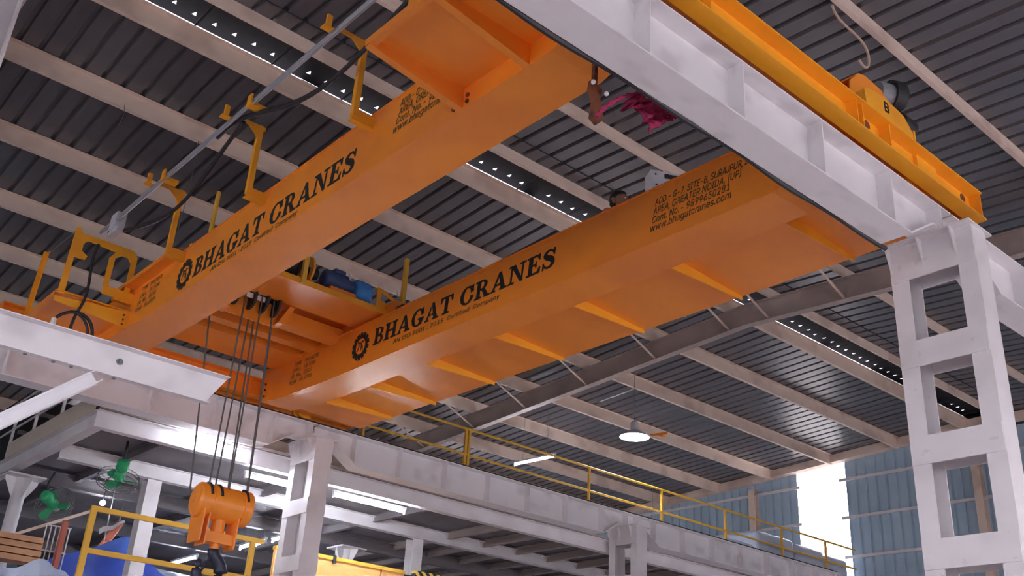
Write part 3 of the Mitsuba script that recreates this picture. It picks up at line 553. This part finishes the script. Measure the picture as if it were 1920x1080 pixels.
# ================================================================== MEZZANINE
MZ = 4.25
ye = 14.2
mz = thing('mezzanine', 'grey steel mezzanine floor behind the far runway with white edge beams', 'mezzanine')
obj('deck', box(4.5, XW-.25, ye-.05, YB-.2, MZ, MZ+.03), 'deck_dark', mz); obj('floor_screed', box(4.5, XW-.25, ye-.05, YB-.2, MZ+.03, MZ+.05), 'concrete', mz)
obj('edge_beam', ibeam((4.45, ye, 3.99), (XW-.25, ye, 3.99), .255, .14), 'white_paint', mz)
obj('edge_beam', ibeam((4.5, ye, 3.99), (4.5, YB-.3, 3.99), .255, .16), 'white_paint', mz)
obj('main_beam', ibeam((4.7, 16.3, 3.97), (XW-.25, 16.3, 3.97), .23, .15), 'white_paint', mz)
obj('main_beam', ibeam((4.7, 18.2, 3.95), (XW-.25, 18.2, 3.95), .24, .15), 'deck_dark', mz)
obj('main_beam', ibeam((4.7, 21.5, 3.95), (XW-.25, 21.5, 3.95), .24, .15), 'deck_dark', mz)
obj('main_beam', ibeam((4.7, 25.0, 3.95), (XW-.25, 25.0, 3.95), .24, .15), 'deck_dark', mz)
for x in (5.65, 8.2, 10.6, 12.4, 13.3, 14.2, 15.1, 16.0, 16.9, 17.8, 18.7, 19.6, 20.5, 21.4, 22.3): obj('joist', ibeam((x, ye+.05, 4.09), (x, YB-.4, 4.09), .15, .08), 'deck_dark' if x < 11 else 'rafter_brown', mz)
solo('toe_board', box(4.405, 4.418, ye, 18.2, MZ-.02, MZ+.25), 'cream', 'cream toe board along the left edge of the mezzanine', 'toe board')
obj('deck_edge', box(4.45, XW-.25, ye-.08, ye-.07, MZ+.005, MZ+.04), 'rafter_brown', mz)
for i, (x, y, s, l) in enumerate(((6.28, 16.3, 0, 'white steel column under the mezzanine beside the green fan'), (11.67, 16.3, 0, 'white steel column under the mezzanine behind the yellow machine'), (18.9, 16.3, 0, 'white steel column under the mezzanine near the end wall'))):
    solo('mezzanine_column', ibeam((x, y-.0, -1.6), (x, y-.0, 3.97), .24, .24, upv=EY), 'white_paint', l, 'column', 'mezzanine columns')
def cap_column(x, y, label, r=.11):
    t = thing('mezzanine_column', label, 'column', 'mezzanine columns')
    obj('pipe', cyl((x, y, -1.6), (x, y, 3.9), r, 18), 'white_paint', t, smooth=35)
    for a in range(4):
        u = np.array([math.cos(a*math.pi/2+.3), math.sin(a*math.pi/2+.3), 0])
        obj('head_gusset', sweep([(0, 0), (.3, 0), (.3, -.05), (.12, -.32), (0, -.32)], np.array([x, y, 3.9])-np.cross(u, EZ)*.006, u, EZ, np.cross(u, EZ)*.012), 'white_paint', t)
    obj('head_plate', box(x-.3, x+.3, y-.3, y+.3, 3.9, 3.93), 'white_paint', t)
cap_column(4.68, 17.9, 'round white column with flared head at the lower left edge of the mezzanine')
cap_column(11.25, 18.2, 'white column with flared head behind the far battened column, above the yellow machine')
# handrail along the mezzanine edge (over the far runway)
hr_ = thing('guard_rail', 'yellow guard rail along the mezzanine edge above the far runway beam', 'railing')
yr = 14.22
for z in (5.63, 5.15): obj('rail', cyl((8.5, yr, z), (XW-.25, yr, z), .024, 8), 'rail_yellow', hr_, smooth=True)
for x in (8.82, 11.02, 11.10, 14.23, 16.43, 18.6, 20.75, 22.6): obj('post', box(x-.022, x+.022, yr-.022, yr+.022, MZ+.05, 5.63), 'rail_yellow', hr_)
# guard rail along the mezzanine's left edge (white)
hl = thing('guard_rail', 'white guard rail on the left edge of the mezzanine, behind the diagonal brace', 'railing')
for z in (4.80, 5.15, 5.3): obj('rail', cyl((4.47, ye, z), (4.47, 19.5, z), .018, 8), 'white_paint', hl, smooth=True)
for y in (14.9, 15.9, 17.2, 18.4, 19.4): obj('post', box(4.45, 4.49, y-.02, y+.02, MZ+.05, 5.3), 'white_paint', hl)
# lower platform rail
lr = thing('guard_rail', 'yellow guard rail at the bottom left, in front of the blue sheeting', 'railing')
yl = 14.45
for z in (2.955, 2.385): obj('rail', box(4.78, 7.44, yl-.025, yl+.025, z-.035, z+.035), 'rail_yellow', lr)
for x in (4.80, 7.26): obj('post', box(x-.04, x+.04, yl-.03, yl+.03, 1.0, 2.99), 'rail_yellow', lr)
# lower platform the rail stands on
solo('lower_platform', [box(4.6, 24, 14.4, 15.8, .9, 1.0), box(4.7, 4.8, 14.5, 14.6, -1.6, .9), box(9.0, 9.1, 14.5, 14.6, -1.6, .9), box(4.7, 4.8, 15.6, 15.7, -1.6, .9), box(9.0, 9.1, 15.6, 15.7, -1.6, .9)], 'deck_dark', 'grey low service platform under the mezzanine', 'platform')
# yellow machine guard
ym = thing('machine_guard', 'yellow sheet metal machine guard beside the far battened column at the bottom edge', 'machine')
obj('panel', box(7.95, 10.0, 15.0, 15.06, 1.0, 3.0), 'machine_yellow', ym); obj('panel', box(10.03, 10.5, 15.0, 15.06, 1.0, 3.0), 'machine_yellow', ym)
obj('top_rail', box(7.95, 10.5, 14.98, 15.1, 3.0, 3.06), 'rail_yellow', ym); obj('clip', box(9.02, 9.08, 14.97, 15.0, 2.95, 3.08), 'black', ym)
obj('end_block', box(10.5, 10.72, 14.98, 15.2, 1.0, 3.0), 'black', ym); obj('hazard_rail', box(10.72, 11.7, 14.98, 15.1, 2.98, 3.1), 'hazard', ym)
# wrapped boxes stored along the mezzanine edge
def rbox(x0, x1, y0, y1, z0, z1, r, seed):
    hs = [trimesh.creation.icosphere(1, r).apply_translation((x, y, z)).vertices for x in (x0+r, x1-r) for y in (y0+r, y1-r) for z in (z0+r, z1-r)]
    m = manifold3d.Manifold.hull_points(np.vstack(hs)).refine_to_length(.12); mm = m.to_mesh(); v = mm.vert_properties[:, :3].astype(float)
    v = v+.05*(meshkit.fbm(v*4+seed, 3)-.5)[:, None]*np.array([1, 1, 1]); v[:, 2] = np.maximum(v[:, 2], z0)
    return trimesh.Trimesh(v, mm.tri_verts, process=False)
bxs = [(18.9, 20.0, 5.12, 'lowest pale plastic-wrapped bale on the mezzanine, left end of the row'), (20.1, 21.6, 5.5, 'tall pale plastic-wrapped bale next to the daylight opening'), (21.7, 22.9, 5.45, 'pale plastic-wrapped bale in the middle of the row below the daylight opening'), (23.0, 23.95, 5.4, 'pale plastic-wrapped bale at the right end of the row by the end wall')]
for i, (a, b, z, l) in enumerate(bxs): solo('wrapped_bale', rbox(a, b, 14.45, 15.4, MZ+.05, z, .1, i*3), 'wrap', l, 'bale', 'wrapped bales on the mezzanine', smooth=40)

# ================================================================== LAMPS
def emitter(rgb, k): return {'type': 'area', 'radiance': {'type': 'rgb', 'value': [c*k for c in rgb]}}
def lamp_shape(name, mesh, parent, rgb, k):
    key = numbered(parent+'__'+name); mesh = trimesh.Trimesh(mesh.vertices+[0, 0, EYE], mesh.faces, process=False)
    scene[key] = mikit.ply(mesh, 'white_plain', smooth=False, emitter=emitter(rgb, k)); return key
COOL = (.86, .90, 1.0)
def tube_lamp(a, b, label, hang=None):
    a, b = np.asarray(a, float), np.asarray(b, float); t = thing('tube_lamp', label, 'tube lamp', 'fluorescent tube lamps'); d = unit(b-a)
    lamp_shape('tube', tube([a, b], .019, 10), t, COOL, TUBE*2)
    obj('batten', bar(a-d*.04+EZ*.06, b+d*.04+EZ*.06, .06, .045), 'white_plain', t)
    for q in (a-d*.02, b+d*.02): obj('lamp_holder', bar(q-d*.012, q+d*.012, .04, .08), 'white_plain', t)
    if hang:
        for s in (.2, .8): q = a+(b-a)*s; obj('hanger_wire', cyl(q+EZ*.08, (q[0], q[1], hang(q[1])), .004, 5), 'wire_grey', t)
    return t
tube_lamp((6.95, 14.42, 3.88), (8.15, 14.42, 3.88), 'bright tube lamp under the mezzanine, left of the battened column', lambda y: MZ)
tube_lamp((8.55, 14.42, 3.91), (9.95, 14.42, 3.91), 'bright tube lamp under the mezzanine, right of the battened column', lambda y: MZ)
tube_lamp((5.75, 13.99, 4.30), (6.5, 13.99, 4.30), 'tube lamp in the gap between far runway beam and mezzanine, above the hook block')
tube_lamp((15.5, 18.0, 6.62), (15.6, 16.75, 6.62), 'tube lamp hanging on wires behind the yellow guard rail', roof)
for a, b, l in ((22.4, 21.2, 'leftmost small tube lamp in the background at the bottom, left of the hook'), (19.2, 18.75, 'small distant tube lamp just right of the hook block'), (18.55, 18.2, 'middle one of the three distant tube lamps right of the hook block'), (17.9, 17.3, 'distant tube lamp beside the far battened column')):
    tube_lamp((9.4, a, 3.72), (9.4, b, 3.74), l, lambda y: MZ)
def high_bay(x, y, z, label, r=.33):
    t = thing('high_bay_lamp', label, 'ceiling lamp', 'high bay lamps')
    obj('shade', lathe([(.06, .16), (.09, .15), (r-.02, .03), (r, 0), (r-.012, 0), (r-.03, .025), (.08, .135)], (x, y, z), EZ, 28), 'panel_grey', t, smooth=35)
    lamp_shape('diffuser', lathe([(0, .008), (r-.02, .012)], (x, y, z), EZ, 28), t, COOL, BAY)
    obj('housing', lathe([(0, .16), (.09, .16), (.09, .32), (.05, .36), (0, .36)], (x, y, z), EZ, 16), 'panel_grey', t, smooth=35)
    obj('hanger_rod', cyl((x, y, z+.36), (x, y, roof(y)), .008, 6), 'wire_grey', t)
    return t
hb = high_bay(15.6, 14.25, 6.6, 'round white high bay lamp hanging from the roof')
obj('orange_bracket', [bar((15.9, 14.05, 6.68), (16.1, 13.75, 6.72), .04, .05), bar((15.95, 14.1, 6.72), (16.05, 13.8, 6.64), .03, .03)], 'orange_paint', hb)

dl = thing('round_lamp', 'tiny round white lamp above the corner of the yellow guard rail', 'lamp')
lamp_shape('bulb', trimesh.creation.icosphere(2, .05).apply_translation((6.1, 18.0, 3.80)), dl, COOL, BAY); obj('cord', cyl((6.1, 18.0, 3.84), (6.1, 18.0, MZ), .008, 6), 'black', dl)
# ================================================================== FANS
def fan(c, n, label, white_hub=False):
    c, n = np.asarray(c, float), unit(n); t = thing('wall_fan', label, 'fan', 'green fans under the mezzanine')
    s = unit(np.cross(n, EZ)); u = np.cross(s, n); th = np.linspace(0, 2*np.pi, 33)
    def circ(r, d, w): return tube([c+n*d+r*(math.cos(a)*s+math.sin(a)*u) for a in th], w, 5)
    obj('guard', [circ(.31, 0, .006), circ(.30, .06, .006), circ(.30, -.06, .006), circ(.2, .085, .005), circ(.1, .1, .005)]+[tube([c+n*.1+.06*(math.cos(a)*s+math.sin(a)*u), c+n*.085+.2*(math.cos(a)*s+math.sin(a)*u), c+n*.06+.3*(math.cos(a)*s+math.sin(a)*u), c-n*.06+.3*(math.cos(a)*s+math.sin(a)*u), c-n*.09+.1*(math.cos(a)*s+math.sin(a)*u)], .0022, 4) for a in np.linspace(0, 2*np.pi, 19)[:-1]], 'wire_grey', t)
    obj('motor', lathe([(0, -.34), (.06, -.34), (.09, -.31), (.095, -.2), (.06, -.15), (.085, -.1), (.085, -.02), (0, -.0)], c, n, 20), 'green_paint', t, smooth=40)
    for a in range(3):
        b = 2*np.pi*a/3; e = math.cos(b)*s+math.sin(b)*u; f = -math.sin(b)*s+math.cos(b)*u
        obj('blade', sweep(sg.Polygon([(.05, -.03), (.12, -.08), (.26, -.09), (.28, .02), (.2, .06), (.06, .03)]), c+n*(.0+.01*a), e, unit(f+n*.35), n*.004), 'green_paint', t)
    obj('hub', lathe([(0, .1), (.055, .1), (.06, .07), (0, .07)], c, n, 16), 'white_plain' if white_hub else 'green_paint', t, smooth=40)
    obj('bracket', [tube([c-n*.25, c-n*.3+EZ*.2, c-n*.2+EZ*.42], .02, 6)], 'black', t)
fan((5.35, 15.35, 3.62), (.12, .55, -.62), 'green fan with wire guard hanging under the mezzanine edge')
fan((5.05, 17.1, 3.42), (.62, .5, -.25), 'green fan with pale hub in the shadow beside the round column', True)

# ================================================================== SMALL THINGS ON THE CRANE
cp = thing('control_panel', 'light grey electrical panel standing on the walkway behind the front girder', 'electrical panel')
pa, pd, pn = np.array([7.75, 6.84, 0]), np.array([.885, -.466, 0]), np.array([.466, .885, 0])
def pbox(a0, a1, b0, b1, z0, z1): return sweep([(a0, b0), (a1, b0), (a1, b1), (a0, b1)], pa+EZ*z0, pd, pn, EZ*(z1-z0))
obj('cabinet', pbox(0, .5, 0, .2, wz+.7, 6.53), 'panel_grey', cp); obj('label_plate', pbox(.17, .46, -.006, 0, 6.44, 6.50), 'black', cp)
for a in (.01, .45):
    for b in (.0, .15): obj('leg', pbox(a, a+.04, b, b+.04, wz, wz+.7), 'panel_grey', cp)
for a, z in ((.06, 6.475), (.07, 6.33)): obj('bolt', lathe([(0, 0), (.012, 0), (.012, .01), (0, .01)], pa+pd*a+EZ*z, -pn, 8), 'black', cp)
# the man behind the front girder
def limb(chain):
    out = []
    for (a, ra), (b, rb_) in zip(chain[:-1], chain[1:]):
        out.append(manifold3d.Manifold.hull_points(np.vstack([trimesh.creation.icosphere(2, ra).vertices+np.asarray(a), trimesh.creation.icosphere(2, rb_).vertices+np.asarray(b)])))
    return manifold3d.Manifold.batch_boolean(out, manifold3d.OpType.Add)
def soft(m, L=.025, it=10):
    mm = m.refine_to_length(L).to_mesh(); t = trimesh.Trimesh(mm.vert_properties[:, :3].astype(float), mm.tri_verts, process=True)
    trimesh.smoothing.filter_taubin(t, iterations=it); return t
px, py, pz = 7.72, 7.33, wz
Pn = thing('person', 'man with short black hair and reddish shirt behind the front girder, only his head showing', 'person')
F = np.array([.15, -1, 0]); F /= np.linalg.norm(F); S = np.cross(EZ, F)          # facing along the girder towards the near runway
def at(f, s, z):
    z = z if z < 1.5 else 1.5+(z-1.5)*1.12
    return np.array([px, py, pz+z*.885])+F*f*1.1+S*s*1.05
body = [limb([(at(0, 0, .95), .13), (at(0, 0, 1.1), .125), (at(0, 0, 1.3), .14), (at(-.01, 0, 1.42), .11), (at(.01, 0, 1.5), .055), (at(.03, 0, 1.56), .05)])]
for s in (-1, 1):
    body += [limb([(at(0, s*.08, .93), .095), (at(.02, s*.09, .5), .06), (at(-.01, s*.09, .1), .042), (at(.1, s*.1, .05), .035)]),
             limb([(at(-.01, s*.1, 1.4), .075), (at(-.01, s*.19, 1.4), .06), (at(.02, s*.24, 1.12), .042), (at(.16, s*.2, .9), .032)])]
    hb_ = at(.2, s*.2, .86)
    body.append(limb([(at(.16, s*.2, .9), .03), (hb_, .034)]))
    for k in range(4): body.append(limb([(hb_+S*(.012*(k-1.5)*1.5), .011), (hb_+F*.05+S*(.018*(k-1.5))-EZ*.01, .009), (hb_+F*.07+S*(.018*(k-1.5))-EZ*(.04+.004*k), .008)]))
    body.append(limb([(hb_-S*s*.02, .013), (hb_+F*.04-S*s*.05, .01)]))
head = limb([(at(.03, 0, 1.66), .085), (at(.0, 0, 1.70), .09)])+limb([(at(.06, 0, 1.6), .06), (at(.05, 0, 1.68), .075)])+limb([(at(.115, 0, 1.655), .014), (at(.14, 0, 1.635), .016)])+limb([(at(.095, 0, 1.57), .03), (at(.08, 0, 1.6), .05)])
for s in (-1, 1): head += limb([(at(-.0, s*.088, 1.63), .02), (at(-.01, s*.09, 1.67), .024)])
obj('body', soft(manifold3d.Manifold.batch_boolean(body+[head], manifold3d.OpType.Add), .02), 'skin', Pn, smooth=True)
obj('hair', soft(limb([(at(-.015, 0, 1.715), .098), (at(-.03, 0, 1.66), .085)])+limb([(at(.04, 0, 1.745), .06), (at(-.02, 0, 1.74), .08)]), .02, 6), 'hair', Pn, smooth=True)
sh = [limb([(at(0, 0, .92), .15), (at(0, 0, 1.1), .145), (at(0, 0, 1.3), .155), (at(-.01, 0, 1.43), .115), (at(0, 0, 1.49), .07)])]
for s in (-1, 1): sh.append(limb([(at(-.01, s*.1, 1.41), .085), (at(-.01, s*.19, 1.405), .072), (at(.0, s*.22, 1.24), .062)]))
obj('shirt', soft(manifold3d.Manifold.batch_boolean(sh, manifold3d.OpType.Add), .025), 'shirt', Pn, smooth=True)
obj('trousers', soft(manifold3d.Manifold.batch_boolean([limb([(at(0, 0, .98), .142), (at(0, 0, .9), .14)])]+[limb([(at(0, s*.08, .93), .105), (at(.02, s*.09, .5), .075), (at(-.01, s*.09, .12), .06)]) for s in (-1, 1)], manifold3d.OpType.Add), .03), 'trousers', Pn, smooth=True)
obj('eye', [trimesh.creation.icosphere(2, .011).apply_translation(at(.108, s*.033, 1.672)) for s in (-1, 1)], 'white_plain', Pn, smooth=True)
obj('mouth', tube([at(.112, s, 1.603) for s in (-.025, 0, .025)], .006, 6), 'red_sign', Pn)
# pink cloth over the near runway's inner edge and the rusty stop it is tied to
def cloth(fn, nu, nv, th=.004):
    u, v = np.meshgrid(np.linspace(0, 1, nu), np.linspace(0, 1, nv), indexing='ij'); p = np.array([[fn(a, b) for b in v[0]] for a in u[:, 0]]).reshape(-1, 3)
    f = []
    for i in range(nu-1):
        for j in range(nv-1): q = [i*nv+j, i*nv+j+1, (i+1)*nv+j+1, (i+1)*nv+j]; f += [[q[0], q[1], q[2]], [q[0], q[2], q[3]]]
    m = trimesh.Trimesh(p, f, process=False); n = m.vertex_normals
    return trimesh.Trimesh(np.vstack([p+n*th/2, p-n*th/2]), np.vstack([m.faces, m.faces[:, ::-1]+len(p)]), process=False)
def cl(u, v):
    x, z = 4.40+.42*u-.22*v+.02*math.sin(31*u*v), 4.40-(.20+.05*math.sin(9*u+1))*v
    return (x, 3.985+.03*math.sin(u*34+4*v)*(.3+v)+.02*math.sin(v*17+u*5), z+.02*math.sin(u*29)*(.4+v))
t = thing('cloth', 'crumpled magenta cloth hanging from the inner side of the near runway beam', 'cloth')
obj('hanging_cloth', cloth(cl, 36, 12), 'pink_cloth', t, smooth=True)
for x in (4.5, 4.78): obj('tie_cord', tube([(x, 3.985, 4.39), (x-.02, 3.86, 4.55), (x-.03, 3.785, 4.705)], .006, 5), 'pink_cloth', t)
obj('twisted_end', tube(spline([(4.40, 3.99, 4.39), (4.28, 3.97, 4.30), (4.12, 3.95, 4.16), (4.0, 3.94, 4.03), (3.93, 3.94, 3.93)], 16), [.014+.006*math.sin(2.1*i) for i in range(16)], 7), 'pink_cloth', t, smooth=True)
t = thing('rusty_stop', 'small rusty brown steel lug hanging between near girder and runway beam', 'bracket')
obj('plate', [sweep(sg.Polygon([(3.99, 4.32), (4.10, 4.30), (4.08, 4.2), (4.12, 4.05), (4.06, 3.99), (4.0, 4.02), (4.02, 4.16), (3.98, 4.24)]), (0, 4.06, 0), EX, EZ, (0, .03, 0)), bar((4.04, 4.08, 4.3), (4.04, 4.08, 4.7), .03, .03, EX)], 'rust', t)
obj('knob', [trimesh.creation.icosphere(1, .018).apply_translation(q) for q in ((3.97, 4.02, 4.27), (4.1, 4.02, 4.24))], 'white_plain', t)
# rope hanging from the near-side purlin and thin hanging wires
solo('loose_rope', tube(spline([(8.2, 4.56, roof(4.5)-.26), (8.35, 4.55, 7.75), (8.72, 4.48, 7.5), (8.75, 4.5, 7.35), (8.55, 4.5, 7.3)], 24), .016, 6), 'old_rope', 'frayed pale rope hanging from the roof purlin at the upper right', 'rope')
for i, (x, y, d, l) in enumerate(((3.36, 12.76, .35, 'short wire stub on the purlin at the upper left'), (9.5, 14.72, .9, 'thin wire hanging from the purlin above the trolley'), (4.5, 12.78, 1.6, 'thin wire hanging near the lettering of the near girder'), (15.3, 16.67, 1.3, 'thin wire hanging beside the rafter, above the guard rail'), (21.0, 18.52, 1.5, 'thin wire hanging in front of the end wall'))):
    solo('hanging_wire', tube([(x, y, roof(y)-.2), (x+.02, y-.01, roof(y)-.2-d*.5), (x, y+.02, roof(y)-.2-d)], .005, 5), 'wire_grey', l, 'wire')

# ================================================================== BACKGROUND AT THE LOWER LEFT
solo('storage_tank', lathe([(0, 0), (.6, .02), (1.05, .15), (1.1, .3), (1.1, 5.0), (1.0, 5.2), (0, 5.3)], (7.2, 20.5, 2.2), unit((1, .25, 0)), 36), 'pale_tank', 'pale blue rounded tank behind the hook, under the mezzanine', 'tank', smooth=35)
solo('tank_stand', [box(7.5, 12.5, 20.2, 22.6, .9, 1.1)]+[box(x, x+.15, y, y+.15, -1.6, .9) for x in (7.6, 12.2) for y in (20.4, 22.3)], 'deck_dark', 'dark stand carrying the pale blue tank', 'stand')
def tarp(u, v): return (4.9+2.3*u+.05*math.sin(9*v+3*u), 16.9+.25*math.sin(u*11)*v+.5*v, 2.75-.35*math.sin(u*3.1)**2*-1-.5*abs(u-.6)-1.9*v+.05*math.sin(13*u+4*v))
solo('blue_sheeting', cloth(tarp, 30, 20, .01), 'blue_tarp', 'bright blue sheeting draped behind the yellow guard rail at the lower left', 'tarpaulin', smooth=True)
def tarp2(u, v): return (4.0+1.25*u, 15.6+.15*math.sin(u*9), 2.05+.25*math.sin(u*3)-.9*v+.04*math.sin(u*17+v*5))
solo('white_sheeting', cloth(tarp2, 24, 14, .01), 'pale_tank', 'pale crumpled sheeting at the bottom left corner beside the round column', 'tarpaulin', smooth=True)
solo('support_post', angle((5.02, 16.4, -1.6), (5.02, 16.4, 3.08), .1), 'orange_pipe', 'reddish steel angle post in front of the blue sheeting', 'post')
solo('support_post', box(3.92, 4.02, 15.9, 16.0, -1.6, 2.65), 'rail_yellow', 'ochre post beside the round column at the lower left edge', 'post')
solo('cross_rail', bar((4.2, 16.6, 2.66), (5.55, 16.6, 3.38), .04, .045), 'purlin_tan', 'thin tan rail sloping across the dark background behind the fans', 'rail')
ip = thing('inclined_pipe', 'dull red pipe sloping behind the yellow guard rail', 'pipe')
obj('pipe', cyl((6.2, 17.9, 3.0), (6.9, 19.2, 3.75), .07, 14), 'orange_pipe', ip, smooth=35); obj('hanger', [cyl((6.85, 19.1, 3.7), (6.85, 19.1, MZ), .012, 6), cyl((6.3, 18.1, 3.1), (6.3, 18.1, MZ), .012, 6)], 'wire_grey', ip)
solo('paper_sheet', cloth(lambda u, v: (5.8+.38*u, 17.0-.05*v, 3.17+.2*u-.1*v*(1-u*.6)+.02*math.sin(9*u)), 8, 4, .006), 'white_plain', 'white scrap sheet beside the red pipe', 'sheet')
solo('wire_crate', [box(4.82+.07*i, 4.835+.07*i, 16.45, 16.47, 2.0, 3.0) for i in range(6)]+[box(4.82, 5.2, 16.45, 16.47, z, z+.02) for z in (2.0, 2.3, 2.6, 2.98)], 'white_paint', 'pale wire mesh frame behind the reddish post', 'frame')
solo('timber_stack', [box(4.02, 4.75, 16.1+.02*i, 16.5, 2.35+.1*i, 2.43+.1*i) for i in range(4)], 'timber', 'pale orange timber boards beside the ochre post', 'timber')

for i, (x, y, w, d, h, l) in enumerate(((5.4, 17.5, 1.2, 1.6, 1.0, 'dark crate on the mezzanine nearest the white guard rail'), (5.0, 20.2, 1.8, 1.4, 1.7, 'tall dark crate on the mezzanine behind the white guard rail'), (7.6, 18.8, 1.4, 1.6, .8, 'low dark crate on the mezzanine behind the far runway beam'))):
    t = thing('stored_crate', l, 'crate', 'dark crates on the mezzanine')
    obj('body', box(x, x+w, y, y+d, MZ+.05, MZ+.05+h), 'hair', t)
    for k in range(4): obj('slat', box(x-.02, x+w, y-.02, y, MZ+.1+h*k/4, MZ+.18+h*k/4), 'deck_dark', t)
